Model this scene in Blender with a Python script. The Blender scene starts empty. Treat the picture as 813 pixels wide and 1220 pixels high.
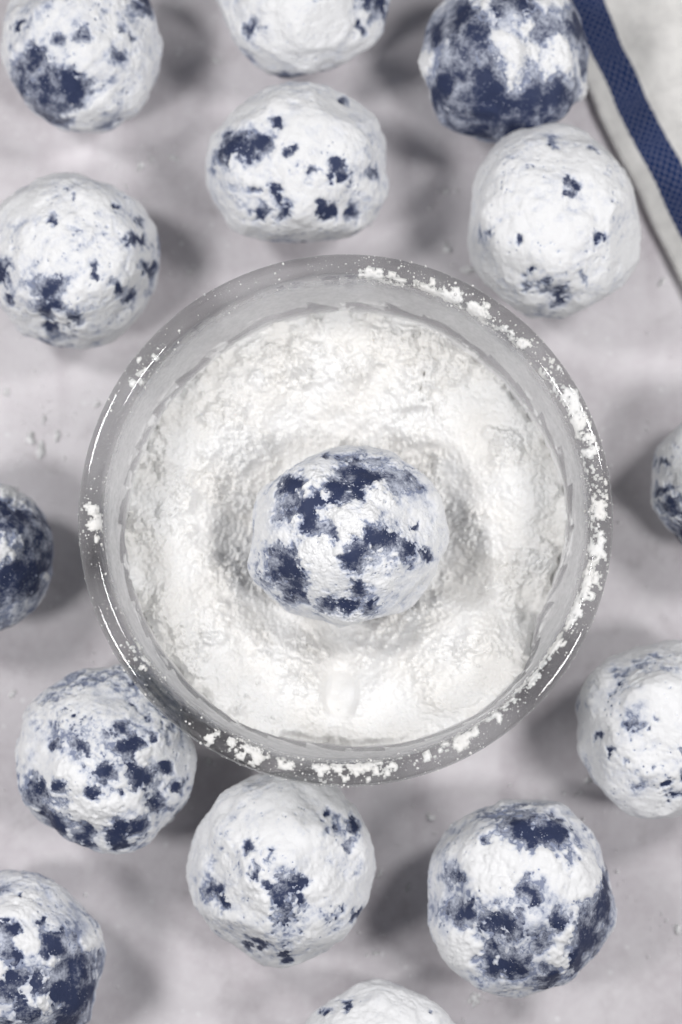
import bpy, bmesh, math
import numpy as np
from mathutils import Vector, Matrix

scene = bpy.context.scene
col = scene.collection
MM = 0.001

# ------------------------------------------------------------------ camera
TILT = math.radians(6.0)
DIST = 0.560
LENS = 83.0
cam_d = bpy.data.cameras.new('camera')
cam = bpy.data.objects.new('camera', cam_d); col.objects.link(cam)
cam_d.sensor_fit = 'VERTICAL'; cam_d.sensor_height = 36.0; cam_d.sensor_width = 24.0
cam_d.lens = LENS
cam_d.clip_start = 0.01; cam_d.clip_end = 20.0
cam.location = (0, -DIST * math.sin(TILT), DIST * math.cos(TILT))
cam.rotation_euler = (TILT, 0, 0)
cam_d.dof.use_dof = True
cam_d.dof.focus_distance = DIST - 0.0525
cam_d.dof.aperture_fstop = 7.5
cam_d.dof.aperture_blades = 0
scene.camera = cam

# ------------------------------------------------------------------ world, lamps, exposure
world = bpy.data.worlds.new('World'); scene.world = world
world.use_nodes = True
world.node_tree.nodes['Background'].inputs[0].default_value = (0.90, 0.95, 1.0, 1)
world.node_tree.nodes['Background'].inputs[1].default_value = 0.085


def lamp(az, horiz, height, size, watts, color=(1, 0.985, 0.985)):
    d = bpy.data.lights.new('studio_lamp', 'AREA')
    d.shape = 'DISK'; d.size = size; d.energy = watts; d.color = color
    o = bpy.data.objects.new('studio_lamp', d); col.objects.link(o)
    a = math.radians(az)
    o.location = (horiz * math.cos(a), horiz * math.sin(a), height)
    o.rotation_euler = Vector(o.location).to_track_quat('Z', 'Y').to_euler()
    return o


lamp(154, 0.30, 0.41, 0.095, 0.85)
lamp(203, 0.30, 0.41, 0.095, 0.85)
lamp(27, 0.30, 0.41, 0.095, 0.85)
lamp(-28, 0.30, 0.41, 0.095, 0.85)

scene.view_settings.view_transform = 'Standard'
scene.view_settings.look = 'None'
scene.view_settings.exposure = 0.0
scene.view_settings.gamma = 1.0
scene.view_settings.use_curve_mapping = False
scene.cycles.use_denoising = True
scene.cycles.max_bounces = 10
scene.cycles.use_adaptive_sampling = True
scene.cycles.adaptive_threshold = 0.02
scene.cycles.transmission_bounces = 8
scene.cycles.transparent_max_bounces = 16
scene.cycles.diffuse_bounces = 4
scene.cycles.glossy_bounces = 6
scene.cycles.caustics_refractive = True
scene.cycles.caustics_reflective = False
scene.cycles.sample_clamp_indirect = 6.0


def spot(px, py, z):
    """photo pixel -> point of the place (mm) at height z (mm) above the table"""
    a = (px - 406.5) / 1220 * 36.0 / LENS
    b = (610 - py) / 1220 * 36.0 / LENS
    st, ct = math.sin(TILT), math.cos(TILT)
    d = np.array([a, b * ct + st, b * st - ct])
    o = np.array([0, -DIST * st, DIST * ct]) * 1000
    t = (z - o[2]) / d[2]
    return o + d * t


def mmpp(z):
    return (DIST * 1000 - z) * 36.0 / LENS / 1220


# ------------------------------------------------------------------ noise in numpy
def _hash(ix, iy, iz, seed):
    h = (ix.astype(np.int64) * 374761393 + iy.astype(np.int64) * 668265263
         + iz.astype(np.int64) * 1440662683 + seed * 1274126177) & 0xFFFFFFFF
    h = ((h ^ (h >> 13)) * 1274126177) & 0xFFFFFFFF
    h = ((h ^ (h >> 16)) * 2246822519) & 0xFFFFFFFF
    h = h ^ (h >> 15)
    return (h & 0xFFFFFF) / float(0xFFFFFF)


def vnoise(p, seed=0):
    """value noise, -1..1; p is (n,3)"""
    i = np.floor(p); f = p - i
    f = f * f * f * (f * (f * 6 - 15) + 10)
    i = i.astype(np.int64)
    r = 0
    for dx in (0, 1):
        wx = f[:, 0] if dx else 1 - f[:, 0]
        for dy in (0, 1):
            wy = f[:, 1] if dy else 1 - f[:, 1]
            for dz in (0, 1):
                wz = f[:, 2] if dz else 1 - f[:, 2]
                r = r + wx * wy * wz * _hash(i[:, 0] + dx, i[:, 1] + dy, i[:, 2] + dz, seed)
    return r * 2 - 1


def fbm(p, octaves=4, seed=0, gain=0.5):
    a, s, t = 1.0, 0, 0
    for o in range(octaves):
        s = s + a * vnoise(p * (2.03 ** o) + o * 7.31, seed + o)
        t += a; a *= gain
    return s / t


def worley(p, seed=0):
    """distance to the nearest feature point, cell size 1"""
    i = np.floor(p - 0.5).astype(np.int64)
    best = np.full(len(p), 9.0)
    for dx in (0, 1):
        for dy in (0, 1):
            for dz in (0, 1):
                c = i + np.array([dx, dy, dz])
                q = np.stack([_hash(c[:, 0], c[:, 1], c[:, 2], seed + k) for k in (11, 23, 37)], 1) + c
                best = np.minimum(best, ((p - q) ** 2).sum(1))
    return np.sqrt(best)


def sstep(a, b, x):
    t = np.clip((x - a) / (b - a), 0, 1)
    return t * t * (3 - 2 * t)


# ------------------------------------------------------------------ mesh and object helpers
def mesh_np(name, verts_mm, faces, smooth=True):
    """verts (n,3) in mm, faces (m,k) with one k"""
    me = bpy.data.meshes.new(name)
    v = np.asarray(verts_mm, dtype=np.float32) * MM
    f = np.asarray(faces, dtype=np.int32)
    k = f.shape[1]
    me.vertices.add(len(v)); me.vertices.foreach_set('co', v.ravel())
    me.loops.add(f.size); me.loops.foreach_set('vertex_index', f.ravel())
    me.polygons.add(len(f))
    me.polygons.foreach_set('loop_start', np.arange(0, f.size, k, dtype=np.int32))
    me.polygons.foreach_set('use_smooth', np.full(len(f), smooth, dtype=bool))
    me.update(calc_edges=True); me.validate()
    return me


def attr(me, name, values):
    a = me.attributes.new(name, 'FLOAT', 'POINT')
    a.data.foreach_set('value', np.asarray(values, dtype=np.float32))


def obj(name, me, mat, parent=None):
    o = bpy.data.objects.new(name, me); col.objects.link(o)
    if mat and not me.materials: me.materials.append(mat)
    if parent: o.parent = parent
    return o


def tag(o, label=None, cat=None, group=None, kind=None):
    for k, v in (('label', label), ('category', cat), ('group', group), ('kind', kind)):
        if v: o[k] = v
    return o


def empty(name, loc_mm):
    o = bpy.data.objects.new(name, None); col.objects.link(o)
    o.location = np.asarray(loc_mm) * MM
    o.empty_display_size = 0.01
    return o


_ico = {}


def ico(n):
    if n not in _ico:
        bm = bmesh.new(); bmesh.ops.create_icosphere(bm, subdivisions=n, radius=1)
        v = np.array([x.co[:] for x in bm.verts])
        f = np.array([[x.index for x in p.verts] for p in bm.faces], dtype=np.int32)
        bm.free()
        v /= np.linalg.norm(v, axis=1)[:, None]
        _ico[n] = (v, f)
    return _ico[n]


def grid_faces(nu, nv, wrap_u=False):
    """vertex index = u * nv + v"""
    u = np.arange(nu if wrap_u else nu - 1); v = np.arange(nv - 1)
    U, V = np.meshgrid(u, v, indexing='ij')
    U2 = (U + 1) % nu
    return np.stack([U * nv + V, U2 * nv + V, U2 * nv + V + 1, U * nv + V + 1], -1).reshape(-1, 4)


# ------------------------------------------------------------------ materials
class Nodes:
    def __init__(self, name):
        self.m = bpy.data.materials.new(name); self.m.use_nodes = True
        self.t = self.m.node_tree; self.t.nodes.clear()
        self.out = self.n('ShaderNodeOutputMaterial')

    def n(self, kind, **kw):
        x = self.t.nodes.new(kind)
        for k, v in kw.items(): setattr(x, k, v)
        return x

    def set(self, sock, v):
        if isinstance(v, bpy.types.NodeSocket): self.t.links.new(v, sock)
        elif isinstance(v, (tuple, list)) and len(v) == 3 and sock.type == 'RGBA': sock.default_value = (*v, 1)
        else: sock.default_value = v

    def noise(self, vec, scale, detail=3, rough=0.5, distort=0):
        x = self.n('ShaderNodeTexNoise')
        self.set(x.inputs['Vector'], vec); self.set(x.inputs['Scale'], scale)
        self.set(x.inputs['Detail'], detail); self.set(x.inputs['Roughness'], rough)
        self.set(x.inputs['Distortion'], distort)
        return x.outputs['Fac']

    def math(self, op, a, b=0.0, c=0.0, clamp=False):
        x = self.n('ShaderNodeMath', operation=op, use_clamp=clamp)
        self.set(x.inputs[0], a); self.set(x.inputs[1], b)
        if len(x.inputs) > 2: self.set(x.inputs[2], c)
        return x.outputs[0]

    def range(self, v, a, b, c=0.0, d=1.0, smooth=True):
        x = self.n('ShaderNodeMapRange', interpolation_type='SMOOTHSTEP' if smooth else 'LINEAR')
        for i, q in enumerate((v, a, b, c, d)): self.set(x.inputs[i], q)
        return x.outputs[0]

    def mix(self, f, a, b):
        x = self.n('ShaderNodeMix', data_type='RGBA')
        self.set(x.inputs[0], f); self.set(x.inputs[6], a); self.set(x.inputs[7], b)
        return x.outputs[2]

    def attr(self, name):
        return self.n('ShaderNodeAttribute', attribute_name=name).outputs['Fac']

    def bump(self, h, strength, dist):
        x = self.n('ShaderNodeBump')
        self.set(x.inputs['Strength'], strength); self.set(x.inputs['Distance'], dist)
        self.set(x.inputs['Height'], h)
        return x.outputs[0]

    def coord(self, which='Object'):
        return self.n('ShaderNodeTexCoord').outputs[which]

    def principled(self, color, rough, normal=None, spec=0.3, **kw):
        x = self.n('ShaderNodeBsdfPrincipled')
        self.set(x.inputs['Base Color'], color); self.set(x.inputs['Roughness'], rough)
        self.set(x.inputs['Specular IOR Level'], spec)
        if normal is not None: self.set(x.inputs['Normal'], normal)
        for k, v in kw.items(): self.set(x.inputs[k.replace('_', ' ')], v)
        return x.outputs[0]

    def done(self, shader):
        self.t.links.new(shader, self.out.inputs[0]); return self.m


def mat_table():
    k = Nodes('mottled_grey_paper'); p = k.coord()
    big = k.noise(p, 14, 4, 0.55, 0.6)
    mid = k.noise(p, 55, 5, 0.6, 0.3)
    fine = k.noise(p, 420, 3, 0.6)
    c = k.mix(k.range(big, 0.30, 0.70), (0.54, 0.505, 0.53), (0.74, 0.71, 0.735))
    c = k.mix(k.range(mid, 0.35, 0.75, 0, 0.55), c, (0.76, 0.74, 0.76))
    # faint plank-like streaks running up the sheet
    mp = k.n('ShaderNodeMapping'); k.set(mp.inputs[0], p); mp.inputs['Scale'].default_value = (1, 0.12, 1)
    st = k.noise(mp.outputs[0], 70, 3, 0.5)
    c = k.mix(k.range(st, 0.54, 0.70, 0, 0.28), c, (0.40, 0.35, 0.385))
    dirt = k.noise(p, 34, 6, 0.68, 1.2)
    c = k.mix(k.range(dirt, 0.56, 0.72, 0, 0.40), c, (0.36, 0.33, 0.345))
    c = k.mix(k.range(fine, 0.35, 0.7, 0, 0.22), c, (0.80, 0.79, 0.80))
    spk = k.n('ShaderNodeTexVoronoi'); k.set(spk.inputs['Vector'], p); k.set(spk.inputs['Scale'], 260.0)
    dust = k.math('MULTIPLY', k.range(spk.outputs['Distance'], 0.10, 0.22, 1, 0), k.range(mid, 0.5, 0.62))
    c = k.mix(k.math('MULTIPLY', dust, 0.55), c, (0.84, 0.84, 0.85))
    h = k.math('ADD', k.math('MULTIPLY', fine, 0.4), mid)
    return k.done(k.principled(c, 0.62, k.bump(h, 0.25, 0.0008), 0.25))


def mat_dough():
    k = Nodes('blue_dough'); p = k.coord()
    veil = k.attr('veil')
    n1 = k.noise(p, 330, 5, 0.65); n2 = k.noise(p, 1500, 3, 0.6)
    f = k.math('ADD', veil, k.math('MULTIPLY', k.math('SUBTRACT', n1, 0.5), 1.3))
    f = k.math('ADD', f, k.math('MULTIPLY', k.math('SUBTRACT', n2, 0.5), 0.7))
    f = k.range(f, 0.26, 1.02)
    tone = k.noise(p, 160, 3)
    vo = k.n('ShaderNodeTexVoronoi'); k.set(vo.inputs['Vector'], p); k.set(vo.inputs['Scale'], 1500.0)
    dots = k.math('MULTIPLY', k.range(vo.outputs['Distance'], 0.08, 0.26, 1, 0), k.range(k.noise(p, 420, 4), 0.50, 0.62))
    f = k.math('MAXIMUM', f, dots)
    blue = k.mix(tone, (0.017, 0.025, 0.066), (0.042, 0.056, 0.118))
    c = k.mix(k.math('MULTIPLY', f, 0.78), blue, (0.66, 0.70, 0.80))
    h = k.math('ADD', n1, k.math('MULTIPLY', n2, 0.5))
    return k.done(k.principled(c, 0.62, k.bump(h, 0.5, 0.0005), 0.22))


def mat_coating():
    k = Nodes('sugar_coating'); p = k.coord()
    t = k.attr('thick')
    n1 = k.noise(p, 420, 5, 0.7); n2 = k.noise(p, 3200, 3, 0.7)
    f = k.math('ADD', t, k.math('MULTIPLY', k.math('SUBTRACT', n1, 0.5), 0.55))
    n0 = k.noise(p, 150, 4, 0.6, 0.7)
    f = k.math('ADD', f, k.math('SUBTRACT', k.math('MULTIPLY', n0, 0.95), 0.50))
    rp = k.n('ShaderNodeValToRGB'); k.set(rp.inputs[0], f)
    e = rp.color_ramp.elements
    e[0].position = 0.0; e[0].color = (0.24, 0.27, 0.37, 1)
    e[1].position = 0.50; e[1].color = (0.79, 0.795, 0.805, 1)
    for pos, c in ((0.05, (0.36, 0.39, 0.48, 1)), (0.13, (0.50, 0.53, 0.61, 1)), (0.28, (0.69, 0.705, 0.745, 1))):
        q = e.new(pos); q.color = c
    h = k.math('ADD', k.math('MULTIPLY', n1, 0.5), n2)
    return k.done(k.principled(rp.outputs[0], 0.95, k.bump(h, 0.30, 0.0003), 0.04))


def mat_sugar():
    k = Nodes('powdered_sugar'); p = k.coord()
    n0 = k.noise(p, 90, 3); n1 = k.noise(p, 700, 4, 0.65); n2 = k.noise(p, 2600, 3, 0.6)
    c = k.mix(k.range(n0, 0.35, 0.7), (0.775, 0.765, 0.745), (0.805, 0.805, 0.80))
    h = k.math('ADD', n1, k.math('MULTIPLY', n2, 0.6))
    return k.done(k.principled(c, 0.95, k.bump(h, 0.35, 0.0004), 0.03,
                               Subsurface_Weight=0.35, Subsurface_Radius=(1.0, 0.97, 0.92), Subsurface_Scale=0.0005))


def mat_crumb():
    k = Nodes('loose_sugar'); p = k.coord()
    return k.done(k.principled((0.93, 0.93, 0.93), 0.95, None, 0.05, Subsurface_Weight=0.6, Subsurface_Radius=(1.0, 1.0, 1.0), Subsurface_Scale=0.001))


def mat_glass():
    k = Nodes('clear_glass')
    # solid refraction blended with the straight-through light that thin clear walls let pass
    g = k.n('ShaderNodeBsdfGlass')
    g.inputs['Color'].default_value = (0.975, 0.985, 0.985, 1)
    g.inputs['Roughness'].default_value = 0.0
    g.inputs['IOR'].default_value = 1.47
    tr = k.n('ShaderNodeBsdfTransparent'); tr.inputs[0].default_value = (0.96, 0.965, 0.965, 1)
    gl = k.n('ShaderNodeBsdfGlossy'); gl.inputs['Roughness'].default_value = 0.01
    lw = k.n('ShaderNodeLayerWeight'); lw.inputs[0].default_value = 0.5
    fr = k.math('ADD', k.math('MULTIPLY', k.math('POWER', lw.outputs['Facing'], 5.0), 0.30), 0.04)
    thin = k.n('ShaderNodeMixShader')
    k.set(thin.inputs[0], fr); k.t.links.new(tr.outputs[0], thin.inputs[1]); k.t.links.new(gl.outputs[0], thin.inputs[2])
    mx = k.n('ShaderNodeMixShader'); mx.inputs[0].default_value = 0.34
    k.t.links.new(thin.outputs[0], mx.inputs[1]); k.t.links.new(g.outputs[0], mx.inputs[2])
    return k.done(mx.outputs[0])


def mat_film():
    k = Nodes('sugar_dust_and_refraction_film'); p = k.coord()
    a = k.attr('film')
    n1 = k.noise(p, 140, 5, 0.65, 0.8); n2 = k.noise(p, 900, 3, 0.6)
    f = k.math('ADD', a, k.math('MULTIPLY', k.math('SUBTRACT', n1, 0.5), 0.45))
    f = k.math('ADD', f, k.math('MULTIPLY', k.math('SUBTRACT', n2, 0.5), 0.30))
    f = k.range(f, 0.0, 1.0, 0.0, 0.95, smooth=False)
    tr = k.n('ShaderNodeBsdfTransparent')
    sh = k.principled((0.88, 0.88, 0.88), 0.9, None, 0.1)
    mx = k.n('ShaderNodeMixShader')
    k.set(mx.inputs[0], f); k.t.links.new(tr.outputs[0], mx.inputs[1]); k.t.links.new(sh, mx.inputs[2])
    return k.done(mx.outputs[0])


def mat_towel():
    k = Nodes('striped_linen')
    uv = k.n('ShaderNodeUVMap', uv_map='cloth').outputs[0]      # u along the edge, v in from the edge, both in mm
    sp = k.n('ShaderNodeSeparateXYZ'); k.set(sp.inputs[0], uv)
    u, v = sp.outputs[0], sp.outputs[1]
    wob = k.math('MULTIPLY', k.math('SUBTRACT', k.noise(uv, 0.9, 3), 0.5), 0.9)
    vv = k.math('ADD', v, wob)
    inb = k.math('MULTIPLY', k.range(vv, 4.5, 4.75), k.range(vv, 12.2, 12.5, 1, 0))
    PI2 = math.pi * 2
    su = k.math('SINE', k.math('MULTIPLY', u, PI2 / 1.95)); sv = k.math('SINE', k.math('MULTIPLY', v, PI2 / 1.85))
    chk = k.math('MULTIPLY', su, sv)
    nz = k.noise(uv, 1.6, 4)
    blue = k.mix(k.range(k.math('ADD', chk, k.math('MULTIPLY', k.math('SUBTRACT', nz, 0.5), 1.7)), 0.05, 0.7),
                 (0.010, 0.030, 0.110), (0.17, 0.18, 0.27))
    fu = k.math('SINE', k.math('MULTIPLY', u, PI2 / 0.62)); fv = k.math('SINE', k.math('MULTIPLY', v, PI2 / 0.62))
    wv = k.math('MULTIPLY', fu, fv)
    cream = k.mix(k.range(wv, -1, 1), (0.70, 0.69, 0.665), (0.84, 0.83, 0.81))
    cream = k.mix(k.range(k.noise(uv, 0.35, 4), 0.35, 0.7, 0, 0.35), cream, (0.52, 0.51, 0.50))
    c = k.mix(inb, cream, blue)
    h = k.math('ADD', k.math('MULTIPLY', wv, 0.5), k.math('MULTIPLY', k.math('MULTIPLY', chk, inb), -1.0))
    h = k.math('ADD', h, nz)
    return k.done(k.principled(c, 0.95, k.bump(h, 0.5, 0.0003), 0.1))


M_TABLE, M_DOUGH, M_COAT, M_SUGAR = mat_table(), mat_dough(), mat_coating(), mat_sugar()
M_CRUMB = mat_crumb()
M_GLASS, M_FILM, M_TOWEL = mat_glass(), mat_film(), mat_towel()

# ------------------------------------------------------------------ the sheet everything rests on
n = 90
g = np.linspace(-420, 420, n)
X, Y = np.meshgrid(g, g, indexing='ij')
P = np.stack([X.ravel(), Y.ravel(), np.zeros(n * n)], 1)
P[:, 2] = -0.6 + 0.5 * fbm(P / 60.0, 3, 5)
table = obj('table_surface', mesh_np('table_surface', P, grid_faces(n, n)), M_TABLE)
tag(table, 'mottled pale grey paper sheet lying under the bowl and the balls', 'table surface', kind='structure')

# ------------------------------------------------------------------ glass bowl
RIM_Z = 56.0
BC = spot(412, 616, RIM_Z - 1); BX, BY = BC[0], BC[1]
INNER = [(0, 7.0), (28, 7.2), (36, 9.0), (41, 13), (44.5, 19), (47.2, 27), (49.4, 36), (50.9, 45), (51.7, 51), (52.1, 53.8), (52.6, 55.3), (53.5, 55.95)]
OUTER = [(54.7, 56.15), (55.9, 56.0), (56.7, 55.5), (57.15, 54.5), (57.25, 52.6), (57.15, 50), (56.9, 47.2), (56.4, 44.5), (54.9, 38), (52.4, 30), (49.4, 21), (45.6, 13), (41.5, 7), (38, 3.2), (36, 1.2), (34.6, 0.5), (33.4, 0.45), (32.2, 1.0), (31, 1.7), (20, 2.2), (0, 2.3)]


def inner_r(z):
    r = np.array([q[0] for q in INNER]); zz = np.array([q[1] for q in INNER])
    return np.interp(z, zz, r)


def make_bowl():
    NF, SUB = 36, 8
    ns = NF * SUB
    prof = INNER + OUTER
    # refine the profile with a Catmull-Rom pass so the wall is a smooth curve
    pts = [prof[0]]
    for i in range(len(prof) - 1):
        p0, p1, p2, p3 = (np.array(prof[max(i - 1, 0)]), np.array(prof[i]), np.array(prof[i + 1]), np.array(prof[min(i + 2, len(prof) - 1)]))
        for t in (1 / 3, 2 / 3, 1):
            q = 0.5 * ((2 * p1) + (-p0 + p2) * t + (2 * p0 - 5 * p1 + 4 * p2 - p3) * t * t + (-p0 + 3 * p1 - 3 * p2 + p3) * t ** 3)
            pts.append((max(q[0], 0), q[1]))
    n_in = (len(INNER) - 1) * 3
    bm = bmesh.new()
    rings = []
    for j, (r, z) in enumerate(pts):
        if r < 1e-6:
            rings.append([bm.verts.new((0, 0, z * MM))]); continue
        fac = 0.0
        if j > n_in: fac = float(sstep(46.5, 44.0, z) * sstep(3.0, 6.0, z))
        ring = []
        for s in range(ns):
            th = 2 * math.pi * s / ns
            a = ((s % SUB) / SUB - 0.5) * 2 * math.pi / NF
            flat = math.cos(math.pi / NF) / math.cos(a)
            rr = r * (1 + fac * (flat - 1) * 2.6)
            ring.append(bm.verts.new((rr * math.cos(th) * MM, rr * math.sin(th) * MM, z * MM)))
        rings.append(ring)
    for j in range(len(rings) - 1):
        A, B = rings[j], rings[j + 1]
        for s in range(ns):
            t = (s + 1) % ns
            if len(A) == 1: bm.faces.new((A[0], B[s], B[t]))
            elif len(B) == 1: bm.faces.new((A[s], B[0], A[t]))
            else: bm.faces.new((A[s], B[s], B[t], A[t]))
    bm.normal_update()
    bmesh.ops.recalc_face_normals(bm, faces=bm.faces)
    for f in bm.faces: f.smooth = True
    for j in range(n_in + 1, len(rings) - 1):
        z = pts[j][1]
        if len(rings[j]) > 1 and len(rings[j + 1]) > 1 and 4 < z < 45.5:
            for s in range(0, ns, SUB):
                e = bm.edges.get((rings[j][s], rings[j + 1][s]))
                if e: e.smooth = False
    me = bpy.data.meshes.new('glass_bowl'); bm.to_mesh(me); bm.free()
    return me


bowl = obj('glass_bowl', make_bowl(), M_GLASS)
bowl.location = (BX * MM, BY * MM, 0.0003)
tag(bowl, 'round clear glass bowl with thick rim holding powdered sugar', 'bowl')

# ------------------------------------------------------------------ powdered sugar in the bowl
CB = spot(413, 641, 36.0)                       # centre of the ball lying in the sugar
NT, NR = 1100, 250
th = np.linspace(0, 2 * np.pi, NT, endpoint=False)
# height of the sugar where it meets the glass, by azimuth (deg, mm)
AZ = [-180, -150, -120, -95, -70, -55, -40, -25, -10, 10, 30, 50, 70, 90, 110, 130, 150, 180]
HZ = [33, 34, 35, 31, 38, 43, 41, 27, 33, 36, 33, 32, 34, 33, 33, 31, 32, 33]
deg = (np.degrees(th) + 180) % 360 - 180
edge = np.interp(deg, AZ, HZ)
rough_edge = 2.6 * fbm(np.stack([np.cos(th) * 5, np.sin(th) * 5, th * 0], 1), 4, 71) + 1.8 * fbm(np.stack([np.cos(th) * 26, np.sin(th) * 26, th * 0], 1), 4, 72, .65)
q = np.linspace(0, 1, NR) ** 0.75
T, Q = np.meshgrid(th, q, indexing='ij')
E = np.repeat(edge[:, None], NR, 1) + rough_edge[:, None] * sstep(0.955, 1.0, Q)
R = Q * (inner_r(E) - 0.15)
x = R * np.cos(T); y = R * np.sin(T)
dx, dy = x - (CB[0] - BX), y - (CB[1] - BY)
rc = np.hypot(dx, dy)
flat = np.stack([x.ravel(), y.ravel(), 0 * x.ravel()], 1)
sh = lambda a: a.reshape(x.shape)
warp = sh(fbm(flat / 14.0, 3, 81)) * 6
floor_z = 22.0
prof = floor_z + (E - floor_z) * sstep(12, 47, rc + warp) ** 0.9
z = prof.copy()
w_edge = sstep(1.0, 0.965, Q)                     # relief fades where the sugar meets the wall
big = sh(fbm(flat / 10.0, 3, 91)); med = sh(fbm(flat / 3.6, 4, 92, .6)); fin = sh(fbm(flat / 1.1, 4, 93, .65))
clump = sstep(-0.05, 0.30, sh(fbm(flat / 9.0, 4, 95, .6)) + 0.04)      # crumbly zones against smooth, pressed zones
jit = 0.28 * np.stack([fin.ravel(), sh(fbm(flat / 1.1 + 31.0, 3, 98)).ravel(), 0 * fin.ravel()], 1)
wx = sh(np.maximum(0, 1 - worley(flat / 5.2 + jit * .5, 99) / 0.66)) ** 0.55
wl = sh(np.maximum(0, 1 - worley(flat / 2.3 + jit, 96) / 0.64)) ** 0.55
ws = sh(np.maximum(0, 1 - worley(flat / 1.0 + jit, 97) / 0.64)) ** 0.55
out = sstep(14, 24, rc)
z += w_edge * (2.0 * big + 1.2 * med * (0.30 + clump) + (0.30 + 0.50 * clump) * fin + 1.6 * np.exp(-((rc - 36) / 8) ** 2))
z += w_edge * clump * out * (1.7 * wx + 1.1 * wl * (0.4 + med) + 0.36 * ws)
z += w_edge * 0.24 * ws * (0.4 + out)
# radial strokes left by the fingers above the ball
ang = np.arctan2(dy, dx)
stroke = np.sin(ang * 17 + 3.2 * med + warp * 0.5)
z += 0.5 * stroke * sstep(0.5, 1.2, ang) * sstep(2.8, 2.0, ang) * sstep(20, 30, rc) * sstep(48, 40, rc)
# a smooth pressed smear and a dug trench near the ball
sx, sy = spot(405, 825, 30)[:2] - np.array([BX, BY])
d = np.hypot((x - sx) / 4.2, (y - sy) / 6.5)
sm = sstep(1.15, 0.75, d)
z = z * (1 - sm) + sm * (prof + 0.3 - 0.08 * (y - sy) + 0.15 * fin + 0.8 * big)
for px, py, r_, dep in ((275, 645, 6, -1.2), (540, 665, 8, -1.5), (250, 600, 7, -1.5), (418, 756, 8, -4.0), (545, 685, 8, -2.0), (590, 520, 11, 1.4), (300, 470, 12, 1.0)):
    cx, cy = spot(px, py, 25)[:2] - np.array([BX, BY])
    z += dep * np.exp(-((x - cx) ** 2 + (y - cy) ** 2) / r_ ** 2) * w_edge
z -= (0.9 + 1.6 * big) * np.exp(-((rc - 21.5) / 3.6) ** 2)
z = np.maximum(z, 9.0)
# keep below the underside of the ball, with a close hollow
hollow = 36.0 - np.sqrt(np.maximum(0, 20.0 ** 2 - rc ** 2)) - 0.3
z = np.where(rc < 19.9, np.minimum(z, hollow), z)
rmax = inner_r(z) - 0.12
Rn = np.minimum(np.hypot(x, y), rmax)
V = np.stack([Rn * np.cos(T), Rn * np.sin(T), z], -1).reshape(-1, 3)
F = grid_faces(NT, NR, True)
F = np.stack([F[:, [0, 1, 2]], F[:, [0, 2, 3]]], 1).reshape(-1, 3)
# loose crumbs of sugar lying on the heap
rng = np.random.default_rng(3)
cv, cf = ico(2)
shapes = [cv * (1 + 0.95 * fbm(cv * 2.6 + 5 * q_, 3, 500 + q_))[:, None] for q_ in range(12)]
vs, fs, base, n = [V], [F], len(V), 0
cl = clump.ravel(); rcf = rc.ravel(); Qf = Q.ravel()
while n < 500:
    rr_ = 51 * math.sqrt(rng.random()); ti = rng.integers(NT)
    ri = int(np.argmin(np.abs(np.hypot(V[ti * NR:(ti + 1) * NR, 0], V[ti * NR:(ti + 1) * NR, 1]) - rr_)))
    k0 = ti * NR + ri
    if ri > NR - 5 or rcf[k0] < 22 or rng.random() > 0.05 + 0.95 * cl[k0] ** 2: continue
    rad = 0.10 + 0.28 * rng.random() ** 2.5
    v = shapes[rng.integers(12)] * rad * np.array([1, 1, .8])
    a = rng.uniform(0, 6.283); ca, sa = math.cos(a), math.sin(a)
    v = np.stack([v[:, 0] * ca - v[:, 1] * sa, v[:, 0] * sa + v[:, 1] * ca, v[:, 2]], 1) + V[k0] + np.array([0, 0, rad * .25])
    vs.append(v); fs.append(cf + base); base += len(v); n += 1
sug = obj('powdered_sugar', mesh_np('powdered_sugar', np.concatenate(vs), np.concatenate(fs)), M_SUGAR)
sug.location = (BX * MM, BY * MM, 0.0003)
tag(sug, 'heaped white powdered sugar filling the glass bowl around the ball', 'powdered sugar', kind='stuff')

# dusty film, stuck patches and painted-in flute refraction on the inner wall above the sugar
NT2, NS2 = 1080, 90
t2 = np.linspace(0, 2 * np.pi, NT2, endpoint=False)
s2 = np.linspace(0, 1, NS2)
T2, S2 = np.meshgrid(t2, s2, indexing='ij')
Zf = 22.0 + S2 * (53.2 - 22.0)
Rf = inner_r(Zf) - 0.10
Pf = np.stack([Rf * np.cos(T2), Rf * np.sin(T2), Zf], -1).reshape(-1, 3)
edge2 = np.interp(((np.degrees(T2) + 180) % 360 - 180), AZ, HZ)
above = (Zf - edge2)
pz = np.stack([np.cos(T2) * 50, np.sin(T2) * 50, Zf], -1).reshape(-1, 3)
fz = lambda sc, sd, oc=4: fbm(pz / sc, oc, sd, .6).reshape(Zf.shape)
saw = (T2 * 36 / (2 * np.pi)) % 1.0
refraction_step_z = edge2 + 4.6 + 5.0 * (saw - 0.5) * sstep(-.3, .2, fz(25, 113)) + 3.0 * fz(12, 114, 3)  # sawtooth edge of the pale zone: flute refraction put into the film density
dens = 0.85 * np.exp(-np.maximum(above, 0) / 1.6) + 0.50 * sstep(-0.2, 0.25, Zf - refraction_step_z) + 0.10 * fz(6, 111)
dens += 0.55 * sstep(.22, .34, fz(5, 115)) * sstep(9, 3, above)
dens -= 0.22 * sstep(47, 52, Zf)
me = mesh_np('sugar_film_and_refraction', Pf, grid_faces(NT2, NS2, True)); attr(me, 'film', dens.ravel())
film = obj('sugar_film_and_refraction', me, M_FILM)
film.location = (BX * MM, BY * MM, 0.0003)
tag(film, 'thin dusty film of sugar with painted-in flute refraction on the inner glass wall of the bowl', 'sugar dust', kind='stuff')

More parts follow.
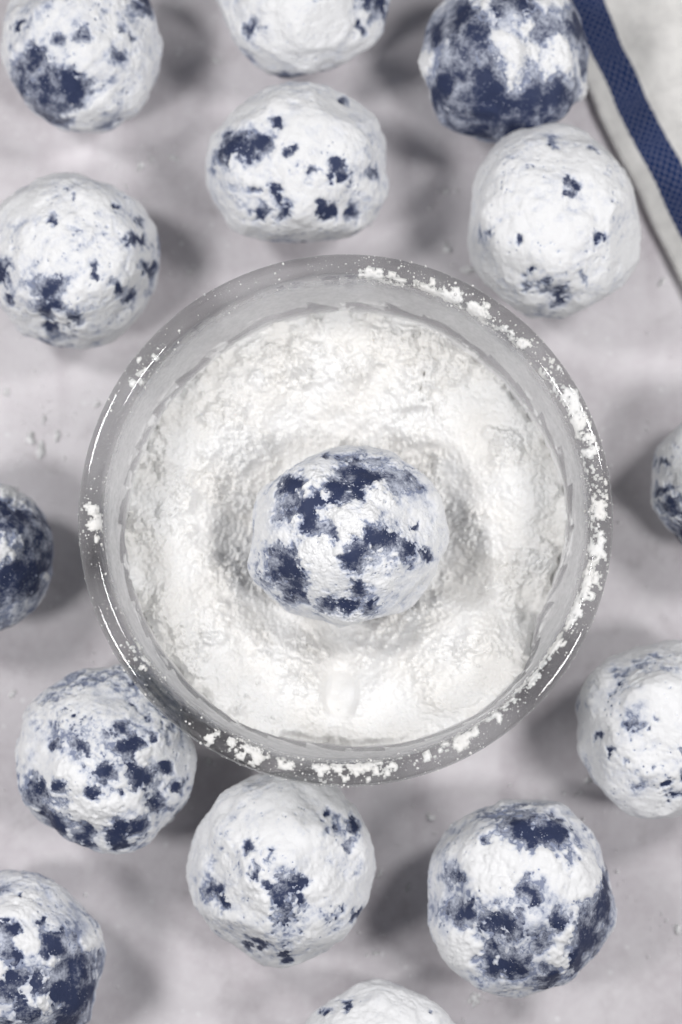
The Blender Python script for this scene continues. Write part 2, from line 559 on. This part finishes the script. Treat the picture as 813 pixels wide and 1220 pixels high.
# sugar lying on the rim: crusty patches plus loose specks
RIMP = [(51.7, 51), (52.1, 53.8), (52.6, 55.3), (53.5, 55.95), (54.7, 56.15), (55.9, 56.0), (56.7, 55.5), (57.15, 54.5), (57.25, 52.6)]
rp = np.array(RIMP)
seg = np.concatenate([[0], np.cumsum(np.hypot(*np.diff(rp, axis=0).T))])
# azimuth (deg), half width (deg), centre across the rim (0 inside .. 1 outside), amount
PATCH = [(81, 7, .35, .9), (66, 9, .35, .95), (57, 8, .35, .9), (45, 5, .4, .6), (36, 5, .45, .6), (25, 9, .5, .9), (16, 6, .5, .5), (8, 5, .45, .6), (2, 6, .45, .9), (-6, 8, .45, .9), (-15, 7, .4, .95),
         (-24, 6, .35, .9), (-33, 8, .25, .95), (-42, 6, .2, .9), (-53, 7, .3, .7), (-62, 6, .4, .9), (-70, 5, .45, .6), (-86, 8, .45, .95), (-95, 4, .5, .7), (-102, 4, .5, .6), (-112, 6, .5, .9), (-121, 2.5, .6, .8),
         (-147, 5, .3, .6), (-178, 4.5, .45, .9), (178, 2, .5, .6), (145, 4, .45, .8), (140, 3, .5, .4)]


def rim_amount(dg, s):
    a = np.zeros_like(dg)
    for c, w, sc, k_ in PATCH:
        dd = (dg - c + 180) % 360 - 180
        a = np.maximum(a, k_ * np.exp(-(dd / w) ** 2 - ((s - sc) / 0.23) ** 2))
    return a


def rim_point(s):
    t = s * seg[-1]
    return np.interp(t, seg, rp[:, 0]), np.interp(t, seg, rp[:, 1])


def rim_normal(s):
    r1, z1 = rim_point(np.clip(s - 0.03, 0, 1)); r2, z2 = rim_point(np.clip(s + 0.03, 0, 1))
    tr, tz = r2 - r1, z2 - z1; l = np.hypot(tr, tz)
    return -tz / l, tr / l


NT3, NS3 = 1500, 44
T3, S3 = np.meshgrid(np.linspace(0, 2 * np.pi, NT3, endpoint=False), np.linspace(0.03, 0.97, NS3), indexing='ij')
r3, z3 = rim_point(S3); nr, nz_ = rim_normal(S3)
P3 = np.stack([r3 * np.cos(T3), r3 * np.sin(T3), z3], -1).reshape(-1, 3)
am = rim_amount((np.degrees(T3) + 180) % 360 - 180, S3).ravel()
cr = fbm(P3 / 1.7, 4, 121, 0.62)
gr = np.maximum(0, 1 - worley(P3 / 0.75, 122) / 0.62) ** 0.6
hh = 1.0 * (am - 0.68 + 1.05 * cr) + 0.25 * gr * (am > 0.2)
hh = np.where(hh > 0, np.minimum(hh, 1.0) ** 0.8 * 0.45, np.maximum(hh, -0.12))
off = hh.reshape(S3.shape)
rr, zz = r3 + nr * off, z3 + nz_ * off
V3 = np.stack([rr * np.cos(T3), rr * np.sin(T3), zz], -1).reshape(-1, 3)
F3 = grid_faces(NT3, NS3, True)
F3 = F3[(hh[F3] > 0.0).any(1)]
used = np.unique(F3); remap = np.full(len(V3), -1); remap[used] = np.arange(len(used))
VV, FF = [V3[used]], [remap[F3]]
tri_F = np.stack([FF[0][:, [0, 1, 2]], FF[0][:, [0, 2, 3]]], 1).reshape(-1, 3)
rng = np.random.default_rng(5)
iv, jf = ico(1)
base = len(VV[0]); vs, fs = [VV[0]], [tri_F]
cnt = 0
while cnt < 3200:
    a = rng.uniform(-180, 180); s = np.clip(rng.normal(0.5, 0.24), 0.02, 0.97)
    am1 = rim_amount(np.array([a]), np.array([s]))[0]
    wide = rim_amount(np.array([a + rng.normal(0, 5)]), np.array([0.45]))[0]
    if rng.random() > 0.10 + 0.55 * am1 + 0.35 * wide: continue
    r_, z_ = rim_point(s); n_r, n_z = rim_normal(s)
    rad = rng.choice([0.07, 0.11, 0.17, 0.30], p=[.45, .33, .17, .05]) * rng.uniform(.8, 1.2)
    r_ += n_r * rad * .5; z_ += n_z * rad * .5
    v = iv * rad * rng.uniform(.65, 1.25, (len(iv), 1)) + np.array([r_ * math.cos(math.radians(a)), r_ * math.sin(math.radians(a)), z_])
    vs.append(v); fs.append(jf + base); base += len(v); cnt += 1
rim = obj('rim_sugar', mesh_np('rim_sugar', np.concatenate(vs), np.concatenate(fs)), M_SUGAR)
rim.location = (BX * MM, BY * MM, 0.0003)
tag(rim, 'patches and specks of white sugar stuck along the glass rim', 'sugar', kind='stuff')

# ------------------------------------------------------------------ sugared balls
# a ball: name data, photo outline (cx, cy, rx, ry), height of its centre, cover level,
# bare = places where the blue dough shows (px, py, r, strength), lump = places where sugar is caked on
BALLS = [
    dict(o=(97, 58, 97, 100), speck=0.35, tight=0.9, cov=.34, label='sugared blue ball in the top left corner with one big bare blue patch',
         bare=[(64, 133, 24), (94, 128, 18), (30, 111, 14), (44, 94, 12), (81, 74, 8), (111, 71, 8), (30, 50, 6), (175, 25, 9), (160, 62, 5), (148, 88, 8, .5), (182, 5, 10), (60, 115, 14)]),
    dict(o=(361, -6, 101, 100), cov=.42, label='sugared ball cut off by the top edge, touching the whiter ball below it',
         bare=[(315, 7, 12), (300, 57, 9), (389, 25, 7), (394, 5, 10), (447, 15, 16), (433, 49, 5), (340, 20, 4), (424, 5, 9, .6)]),
    dict(o=(601, 70, 101, 104), cov=.10, soft=.06, seed=903, label='mostly blue ball with thin sugar, next to the striped towel',
         bare=[(600, 18, 26, .8), (576, 138, 40), (625, 143, 36), (516, 50, 14), (546, 40, 16), (684, 50, 16), (521, 123, 18), (664, 128, 24), (560, 80, 30, .55), (640, 55, 20, .6), (690, 85, 12, .7), (540, 105, 25, .7), (600, 165, 30, .6)],
         lump=[(610, 98, 20), (610, 118, 15), (659, 94, 20), (654, 20, 15), (566, 30, 14), (620, 64, 9), (505, 85, 12), (590, 75, 10), (694, 110, 9)]),
    dict(o=(357, 197, 109, 97), speck=0.35, tight=0.85, cov=.40, label='whitish ball just above the glass bowl, with a blue smudge on its left side',
         bare=[(278, 198, 17), (300, 198, 16), (316, 195, 12), (348, 200, 6), (332, 171, 6), (403, 221, 11), (396, 233, 8), (412, 233, 6), (375, 230, 6), (331, 249, 10), (339, 269, 12, .6), (313, 269, 8), (390, 269, 9), (422, 259, 8), (412, 131, 5), (444, 216, 8, .6), (305, 245, 4), (272, 176, 9, .6)]),
    dict(o=(658, 264, 102, 113), speck=0.35, tight=0.85, cov=.46, label='almost fully white ball beside the towel, upper right of the bowl',
         bare=[(674, 246, 9), (669, 259, 6), (610, 308, 4), (630, 345, 8, .7), (659, 363, 10, .8), (689, 345, 6, .7), (620, 352, 7, .7), (704, 305, 10, .6), (654, 187, 8, .55), (699, 197, 7, .55), (578, 291, 8, .5), (645, 357, 7, .7)]),
    dict(o=(86, 308, 102, 103), speck=0.4, tight=0.85, cov=.42, label='thickly sugared ball at the left edge, upper left of the bowl',
         bare=[(74, 283, 6), (167, 296, 10), (165, 268, 6), (69, 362, 17), (64, 390, 10), (94, 394, 9), (7, 340, 13), (17, 367, 7), (153, 362, 10), (140, 256, 4), (123, 342, 5), (98, 251, 4), (182, 325, 8), (78, 375, 10)]),
    dict(o=(-32, 662, 94, 92), cov=.18, label='dark blue ball cut off by the left edge, level with the bowl',
         bare=[(12, 609, 18), (32, 627, 18), (41, 656, 24), (35, 686, 24), (12, 712, 14, .7), (52, 680, 10), (6, 641, 12), (-20, 690, 30), (-10, 630, 14), (20, 690, 16)],
         lump=[(15, 594, 14), (28, 604, 9), (18, 664, 15), (30, 650, 8), (8, 680, 8), (-40, 650, 25), (56, 690, 4)]),
    dict(o=(870, 575, 95, 92), cov=.44, label='white sugared ball cut off by the right edge, level with the bowl',
         bare=[(795, 609, 11, .8), (785, 586, 6), (784, 554, 4), (803, 640, 13), (810, 620, 8, .6)]),
    dict(o=(127, 904, 104, 106), speck=0.9, tight=0.85, cov=.31, label='speckled ball under the lower left of the bowl rim',
         bare=[(107, 893, 9), (164, 890, 13), (175, 924, 14), (51, 941, 14), (74, 981, 15), (107, 992, 13), (147, 987, 14), (187, 953, 13), (170, 981, 11), (204, 913, 7), (85, 936, 8), (136, 919, 9), (124, 947, 10), (147, 1001, 8), (215, 936, 7), (153, 868, 7), (79, 888, 7), (96, 857, 4), (190, 880, 6), (60, 965, 8), (155, 945, 8)],
         lump=[(130, 965, 10), (150, 955, 8), (110, 960, 9), (180, 900, 7), (90, 915, 8)]),
    dict(o=(788, 869, 101, 103), speck=0.55, tight=0.75, cov=.46, label='softly dusted ball at the right edge, lower right of the bowl',
         bare=[(735, 816, 20, .45), (745, 862, 14, .5), (710, 882, 7, .8), (725, 897, 5), (781, 928, 7), (806, 922, 9), (755, 933, 14, .5), (776, 785, 4), (740, 905, 8, .5), (790, 945, 12, .6), (765, 915, 4), (800, 900, 5), (770, 860, 5, .6), (760, 800, 12, .4)]),
    dict(o=(337, 1029, 107, 110), speck=0.5, tight=0.8, cov=.46, label='large white ball right below the bowl with a blue gash across its middle',
         bare=[(300, 1006, 10), (308, 1033, 11), (320, 1049, 10), (339, 1059, 22), (356, 1053, 13), (363, 1066, 9), (258, 1056, 11), (270, 1066, 6), (393, 1083, 15, .55), (413, 1003, 8), (399, 986, 10, .6), (386, 971, 5), (300, 1119, 9), (316, 1119, 7), (341, 1137, 7), (426, 1086, 9), (419, 980, 9), (323, 1016, 8, .6), (343, 1089, 26, .5), (405, 1075, 8, .6)],
         lump=[(308, 1055, 7), (318, 1071, 8), (371, 1056, 8), (385, 1050, 10)]),
    dict(o=(619, 1066, 111, 112), cov=.22, label='blue and white marbled ball standing alone at the lower right',
         bare=[(616, 1053, 14), (623, 993, 18), (646, 993, 14), (606, 986, 14), (659, 996, 10), (623, 1010, 8), (548, 1084, 13), (590, 1093, 22, .7), (580, 1142, 14), (603, 1142, 14), (689, 1109, 20), (676, 1136, 15), (703, 1089, 13), (719, 1056, 13), (649, 1156, 12), (669, 1026, 10, .6), (626, 1063, 8), (656, 1093, 10), (636, 1116, 14, .6), (686, 1073, 10), (583, 1122, 10), (543, 1040, 12, .6), (580, 996, 6), (560, 1100, 12, .6), (712, 1075, 10)],
         lump=[(586, 1026, 28), (636, 1023, 16), (550, 1126, 20), (680, 1043, 22), (659, 1132, 13), (666, 1106, 8), (598, 1152, 3)]),
    dict(o=(16, 1150, 105, 106), cov=.22, label='ball with a broad blue side in the bottom left corner',
         bare=[(29, 1105, 10), (26, 1128, 11), (32, 1150, 10), (77, 1121, 15), (93, 1150, 22), (102, 1179, 18), (83, 1173, 16), (19, 1166, 12), (86, 1205, 16), (19, 1208, 8), (48, 1192, 25, .6), (61, 1160, 14, .6), (32, 1067, 3), (18, 1097, 3), (62, 1093, 4), (67, 1109, 7)],
         lump=[(42, 1118, 10), (70, 1141, 6), (61, 1182, 8), (4, 1140, 16), (30, 1080, 14), (110, 1120, 8)]),
    dict(o=(456, 1276, 100, 99), cov=.56, label='white ball barely showing at the bottom edge',
         bare=[(415, 1195, 4), (508, 1204, 3), (390, 1205, 5), (440, 1240, 10)]),
    dict(o=(413, 641, 116, 103), z=36.0, res=8, cov=.34, label='sugared blue ball lying in the powdered sugar inside the bowl',
         bare=[(347, 583, 14), (363, 614, 22), (373, 631, 14), (402, 597, 18), (431, 581, 22), (463, 578, 20, .8), (484, 581, 14, .6), (341, 681, 20), (350, 699, 15), (334, 667, 12), (441, 653, 20), (424, 671, 14), (458, 653, 17, .8), (481, 664, 12, .8), (427, 706, 9), (388, 722, 10), (413, 726, 9), (391, 642, 10), (490, 634, 4), (504, 669, 6), (440, 726, 8), (333, 594, 7), (390, 548, 4), (380, 603, 9), (362, 709, 7), (415, 655, 9)],
         lump=[(402, 621, 11), (356, 630, 8), (420, 639, 12), (377, 662, 14), (395, 668, 12), (410, 650, 9), (441, 662, 5), (452, 599, 11), (377, 581, 9), (365, 590, 7), (387, 588, 7), (440, 625, 10)]),
]


def shape_fn(dirs, ax, seed, soft=0.0):
    """outline of one hand-rolled ball: ellipsoid, low lumps, a few pressed flats; mm from its centre"""
    e = 1.0 / np.sqrt(((dirs / ax) ** 2).sum(1))
    rel = 1 + 0.075 * vnoise(dirs * 1.6 + seed * 3.1, seed) + 0.060 * fbm(dirs * 2.8, 2, seed + 3)
    rng_ = np.random.default_rng(seed)
    for _ in range(7):
        nrm = rng_.normal(size=3); nrm /= np.linalg.norm(nrm)
        c = dirs @ nrm
        lim = rng_.uniform(.945, .99) + soft
        cut = lim / np.maximum(c, 0.3)
        k_ = 0.02
        hs = np.clip(0.5 + 0.5 * (cut - rel) / k_, 0, 1)
        rel = cut * (1 - hs) + rel * hs - k_ * hs * (1 - hs)
    return e * rel


def make_ball(i, b):
    cx, cy, rx, ry = b['o']
    zc = b.get('z')
    k_ = mmpp(21.0 if zc is None else zc)
    ax = np.array([rx * k_, ry * k_, 0.5 * (rx + ry) * k_ * 0.97]) * 1.0
    if zc is None: zc = ax[2] * 0.965
    C = spot(cx, cy, zc)
    root = empty('sugared_ball', (C[0], C[1], 0 if 'z' not in b else zc - ax[2]))
    base_z = C[2] - root.location.z * 1000
    tag(root, b['label'], 'ball', 'sugar coated blue balls')
    seed = b.get('seed', 200 + i * 17)
    ground = 0.15 - base_z if 'z' not in b else -99

    def field(dirs, surf, res):
        # pattern of sugar cover in photo-like units of the ball's own surface
        bare = np.zeros(len(dirs)); lump = np.zeros(len(dirs)); veil = np.zeros(len(dirs))
        px = surf[:, 0] / k_; py = -surf[:, 1] / k_
        wob = np.stack([fbm(surf / 3.2, 4, seed + 5, .6), fbm(surf / 3.2 + 9.7, 4, seed + 6, .6)], 1) * 14.0
        px = px + wob[:, 0]; py = py + wob[:, 1]
        up = dirs[:, 2] > -0.1
        halo = np.zeros(len(dirs))
        for s in b.get('bare', ()):
            st = s[3] if len(s) > 3 else 1.0
            d2 = ((px - (s[0] - cx)) ** 2 + (py - (s[1] - cy)) ** 2) / (s[2] * b.get('tight', 0.92)) ** 2
            bare = np.maximum(bare, np.exp(-d2 * 0.75) * up * st)
            halo = np.maximum(halo, np.exp(-d2 * 0.34) * up * st)
        for s in b.get('lump', ()):
            d2 = ((px - (s[0] - cx)) ** 2 + (py - (s[1] - cy)) ** 2) / s[2] ** 2
            lump = np.maximum(lump, np.exp(-d2 * 0.9) * up)
        # wiped streaks run in one direction on each ball
        ra = seed * 1.7
        st_ = np.stack([(surf[:, 0] * math.cos(ra) + surf[:, 1] * math.sin(ra)) / 3.4, -surf[:, 0] * math.sin(ra) + surf[:, 1] * math.cos(ra), surf[:, 2]], 1)
        low = fbm(surf / 8.0, 3, seed + 11)
        n1 = fbm(st_ / 1.9, 4, seed + 12, .6)
        n2 = fbm(surf / 1.0, 4, seed + 13, .62)
        n3 = fbm(surf / 0.5, 3, seed + 15, .65)
        thin = np.maximum(sstep(.05, .75, halo), sstep(.16, .60, low + (.30 - b['cov']) * 1.1))
        thin = np.maximum(thin, b.get('speck', 0.12) * sstep(-.5, .3, fbm(surf / 11.0, 2, seed + 18)))
        # the hidden underside gets its own random bare spots
        under = sstep(0.15, -0.35, dirs[:, 2])
        bare = np.maximum(bare, under * sstep(.05, .4, fbm(surf / 6.0, 3, seed + 14)))
        cover = b['cov'] + 0.11 + 0.20 * n1 + 0.16 * low + 0.12 * n2 - 0.92 * bare + 0.9 * lump + thin * (0.34 * n1 + 0.42 * n2 + 0.34 * n3 - 0.19)
        pit = sstep(.26, .10, worley(surf / 1.5 + 0.8 * np.stack([n2, n3, n1], 1), seed + 16)) * sstep(-.02, .25, fbm(surf / 6.0, 3, seed + 17) + .25 * thin)
        cover = cover - 0.6 * pit
        return cover, bare, lump, n1, n2, halo

    # dough
    d0, f0 = ico(6)
    s0 = shape_fn(d0, ax, seed, b.get('soft', 0))[:, None] * d0
    cover, bare, lump, n1, n2, halo = field(d0, s0, 6)
    v0 = s0 + d0 * (0.12 * fbm(s0 / 2.2, 3, seed + 20))[:, None]
    v0[:, 2] = np.maximum(v0[:, 2], ground + 0.2)
    v0[:, 2] += base_z
    me = mesh_np('dough', v0, f0)
    attr(me, 'veil', 0.68 - 0.52 * np.clip(bare, 0, 1) ** 1.5 + 0.5 * lump + 0.45 * fbm(s0 / 5.0, 4, seed + 22, .6))
    obj('dough', me, M_DOUGH, root)

    # sugar crust: a skin of its own that dips under the dough where nothing sticks
    d1, f1 = ico(b.get('res', 7))
    s1 = shape_fn(d1, ax, seed, b.get('soft', 0))[:, None] * d1
    cover, bare, lump, n1, n2, halo = field(d1, s1, 7)
    gran = np.maximum(0, 1 - worley(s1 / 1.15, seed + 31) / 0.62) ** .6
    gran2 = np.maximum(0, 1 - worley(s1 / 0.55, seed + 32) / 0.62) ** .6
    rough = sstep(0.05, 0.35, fbm(s1 / 6.5, 3, seed + 33)) + 0.5 * lump
    n3 = fbm(s1 / 0.6, 3, seed + 15, .65)
    t = np.clip(cover, -0.4, 0.9)
    h = np.where(t > 0, 0.62 * t, 1.0 * t) + 0.05 * n2
    h = h + (0.12 * gran2 + 0.14 * gran) * rough * sstep(-.08, .12, cover) + 0.55 * lump * (0.6 + 0.55 * n2 + 0.45 * n3 + 0.25 * gran2)
    fl = fbm(s1 / 4.5, 4, seed + 34, .6)
    h = h + sstep(.15, .40, cover) * (0.10 * sstep(0.02, 0.12, fl) + 0.08 * sstep(.20, .30, fl) + 0.12 * fbm(s1 / 4.5, 2, seed + 35))
    h = h + 0.12 * fbm(s1 / 2.2, 3, seed + 20)            # rides on the dough's own relief
    v1 = s1 + d1 * h[:, None]
    keep = ~((cover[f1] < -0.30).all(1))
    v1[:, 2] = np.maximum(v1[:, 2], ground)
    v1[:, 2] += base_z
    f1 = f1[keep]
    u = np.unique(f1); rm = np.full(len(v1), -1); rm[u] = np.arange(len(u))
    me = mesh_np('sugar_coating', v1[u], rm[f1])
    attr(me, 'thick', np.clip(cover, -.3, 1)[u])
    obj('sugar_coating', me, M_COAT, root)


for i, b in enumerate(BALLS): make_ball(i, b)

# ------------------------------------------------------------------ folded striped towel
def make_towel():
    edge_px = [(560, -240), (600, -140), (632, -60), (655, 0), (678, 56), (702, 111), (724, 161), (748, 206), (772, 251), (811, 334), (860, 440), (915, 560)]
    E2 = np.array([spot(a, b_, 3.0)[:2] for a, b_ in edge_px])
    # resample smoothly
    tt = np.linspace(0, 1, len(E2)); ts = np.linspace(0, 1, 260)
    co = np.polyfit(tt, E2[:, 0], 5), np.polyfit(tt, E2[:, 1], 5)
    ex, ey = np.polyval(co[0], ts), np.polyval(co[1], ts)
    ex = ex + 0.22 * np.sin(ts * 31) + 0.10 * np.sin(ts * 57 + 1)
    L = np.concatenate([[0], np.cumsum(np.hypot(np.diff(ex), np.diff(ey)))])
    tx, ty = np.gradient(ex), np.gradient(ey); l = np.hypot(tx, ty); tx /= l; ty /= l
    nx, ny = -ty, tx                                   # to the inside (up and right)
    if nx.mean() < 0: nx, ny = -nx, -ny
    # cross-section: underside, rolled edge, top
    prof = []
    for v in np.linspace(90, 1.4, 60): prof.append((v, 0.3, -v))
    for a in np.linspace(-90, 90, 15)[1:-1]:
        prof.append((1.4 - 1.4 * math.cos(math.radians(a)), 1.7 + 1.4 * math.sin(math.radians(a)), (a / 90) * 1.4))
    for v in np.linspace(1.4, 90, 150): prof.append((v, 3.1, v))
    prof = np.array(prof); npf = len(prof)
    V_, UV = [], []
    ii = np.arange(260)
    for j in range(npf):
        v, z_, q_ = prof[j]
        xx = ex + nx * v; yy = ey + ny * v
        pp = np.stack([xx, yy, np.full(260, 0.0)], 1)
        top = float(z_ > 1.7)
        zz_ = z_ + top * (1.7 * fbm(pp / 26.0, 3, 301) * sstep(0, 10, np.full(260, v)) + 0.5 * fbm(pp / 9.0, 2, 302)
                          + 4.5 * sstep(13, 30, np.full(260, v)) * (0.6 + 0.4 * vnoise(pp / 30.0, 303)))
        V_.append(np.stack([xx, yy, np.maximum(zz_, 0.3)], 1)); UV.append(np.stack([L, np.full(260, q_)], 1))
    V_ = np.stack(V_, 1).reshape(-1, 3); UV = np.stack(UV, 1).reshape(-1, 2)
    F_ = grid_faces(260, npf)
    me = mesh_np('towel', V_, F_)
    uvl = me.uv_layers.new(name='cloth')
    li = np.empty(len(me.loops), dtype=np.int32); me.loops.foreach_get('vertex_index', li)
    uvl.data.foreach_set('uv', UV[li].astype(np.float32).ravel())
    return me


towel = obj('kitchen_towel', make_towel(), M_TOWEL)
tag(towel, 'folded off-white linen towel with a navy blue stripe in the top right corner', 'towel')

# ------------------------------------------------------------------ loose crumbs of sugar on the sheet
def make_crumb(seed):
    """a little heap of stuck grains, unit sized"""
    r_ = np.random.default_rng(seed)
    v, f = ico(3); V_, F_, n0 = [], [], 0
    for q_ in range(7):
        k_ = 0.62 if q_ == 0 else r_.uniform(.18, .42)
        a = r_.uniform(0, 6.283); d = 0 if q_ == 0 else r_.uniform(.35, .95)
        p = v * (1 + 0.6 * fbm(v * 2.1 + q_, 3, seed + q_) + 0.3 * fbm(v * 6, 2, seed + 1))[:, None] * k_
        p = p * np.array([1, r_.uniform(.6, 1), .55]) + np.array([d * math.cos(a), d * math.sin(a), .25 * k_])
        V_.append(p); F_.append(f + n0); n0 += len(v)
    return mesh_np('sugar_crumb', np.concatenate(V_), np.concatenate(F_))


CM = [make_crumb(400 + 7 * i) for i in range(6)]
for m_ in CM: m_.materials.append(M_CRUMB)
CRUMBS = [
    (168, 197, 8, 'larger white sugar crumb left in the cluster between the two upper left balls'),
    (180, 189, 5, 'small sugar crumb in the middle of the cluster between the two upper left balls'),
    (207, 188, 7, 'white sugar crumb at the right end of the cluster between the upper left balls'),
    (150, 222, 4, 'tiny sugar crumb below the upper left cluster, above the thickly sugared ball'),
    (258, 72, 6, 'sugar crumb between the top left ball and the ball cut by the top edge'),
    (213, 64, 4, 'tiny sugar crumb in the dark shadow right of the top left ball'),
    (36, 524, 11, 'largest flat sugar crumb on the open paper above the left edge ball'),
    (48, 536, 9, 'flat sugar crumb touching the lower right of the largest one near the left edge'),
    (68, 519, 7, 'round sugar crumb on open paper just right of the largest crumb near the left edge'),
    (52, 499, 5, 'small sugar crumb above the largest crumb near the left edge'),
    (8, 466, 5, 'small sugar crumb at the left edge below the thickly sugared ball'),
    (115, 482, 5, 'small sugar crumb close to the left side of the bowl rim'),
    (533, 297, 9, 'sugar crumb above the bowl rim, left of the almost white ball'),
    (560, 321, 9, 'sugar crumb squeezed between bowl rim and the almost white ball'),
    (532, 228, 5, 'small sugar crumb between the ball above the bowl and the almost white ball'),
    (226, 323, 5, 'small sugar crumb in the shadow right of the thickly sugared ball'),
    (248, 906, 5, 'small sugar crumb right of the speckled ball under the rim'),
    (15, 827, 6, 'sugar crumb at the left edge above the speckled ball'),
    (514, 975, 8, 'pale sugar crumb below the bowl, above the marbled ball'),
    (486, 1058, 5, 'small sugar crumb on the left shadow of the marbled ball'),
    (452, 1042, 5, 'small sugar crumb touching the right shade of the large white ball'),
    (448, 1136, 5, 'small sugar crumb lower right of the large white ball'),
    (565, 1189, 8, 'sugar crumb just below the marbled ball'),
    (808, 1107, 7, 'sugar crumb at the right edge below the softly dusted ball'),
    (700, 930, 7, 'sugar crumb at the lower left foot of the softly dusted ball'),
    (789, 336, 6, 'sugar crumb on the paper below the towel edge'),
]
rng = np.random.default_rng(9)
for ci, (px, py, r_, label) in enumerate(CRUMBS):
    c = spot(px, py, 0)
    o = bpy.data.objects.new('sugar_crumb', CM[ci % 6]); col.objects.link(o)
    o.location = (c[0] * MM, c[1] * MM, -0.0005)
    s = r_ * mmpp(0)
    o.scale = (s, s * rng.uniform(.7, 1), s * 0.8)
    o.rotation_euler = (0, 0, rng.uniform(0, 6.28))
    tag(o, label, 'crumb', 'loose sugar crumbs on the paper')

# ------------------------------------------------------------------ fine sugar dust lying on the sheet
rng = np.random.default_rng(21)
iv, jf = ico(1)
vs, fs, base = [], [], 0
cent = [spot(q[0], q[1], 0)[:2] for q in CRUMBS]
ballc = [spot(b['o'][0], b['o'][1], 20)[:2] for b in BALLS[:-1]]
n = 0
while n < 1800:
    w = rng.random()
    if w < .35: c = cent[rng.integers(len(cent))] + rng.normal(0, 4.0, 2)
    elif w < .65:
        a = rng.uniform(0, 6.283); c = ballc[rng.integers(len(ballc))] + (19 + abs(rng.normal(0, 7))) * np.array([math.cos(a), math.sin(a)])
    else: c = np.array([rng.uniform(-110, 110), rng.uniform(-150, 150)])
    rad = rng.choice([.10, .16, .26, .42], p=[.5, .3, .15, .05]) * rng.uniform(.8, 1.2)
    v = iv * rad * rng.uniform(.5, 1.4, (len(iv), 1)) * np.array([1, 1, .7]) + np.array([c[0], c[1], -0.45 + rad * .3])
    vs.append(v); fs.append(jf + base); base += len(v); n += 1
dust = obj('sugar_dust', mesh_np('sugar_dust', np.concatenate(vs), np.concatenate(fs)), M_CRUMB)
tag(dust, 'fine white sugar dust sprinkled over the grey paper between the balls', 'sugar dust', kind='stuff')
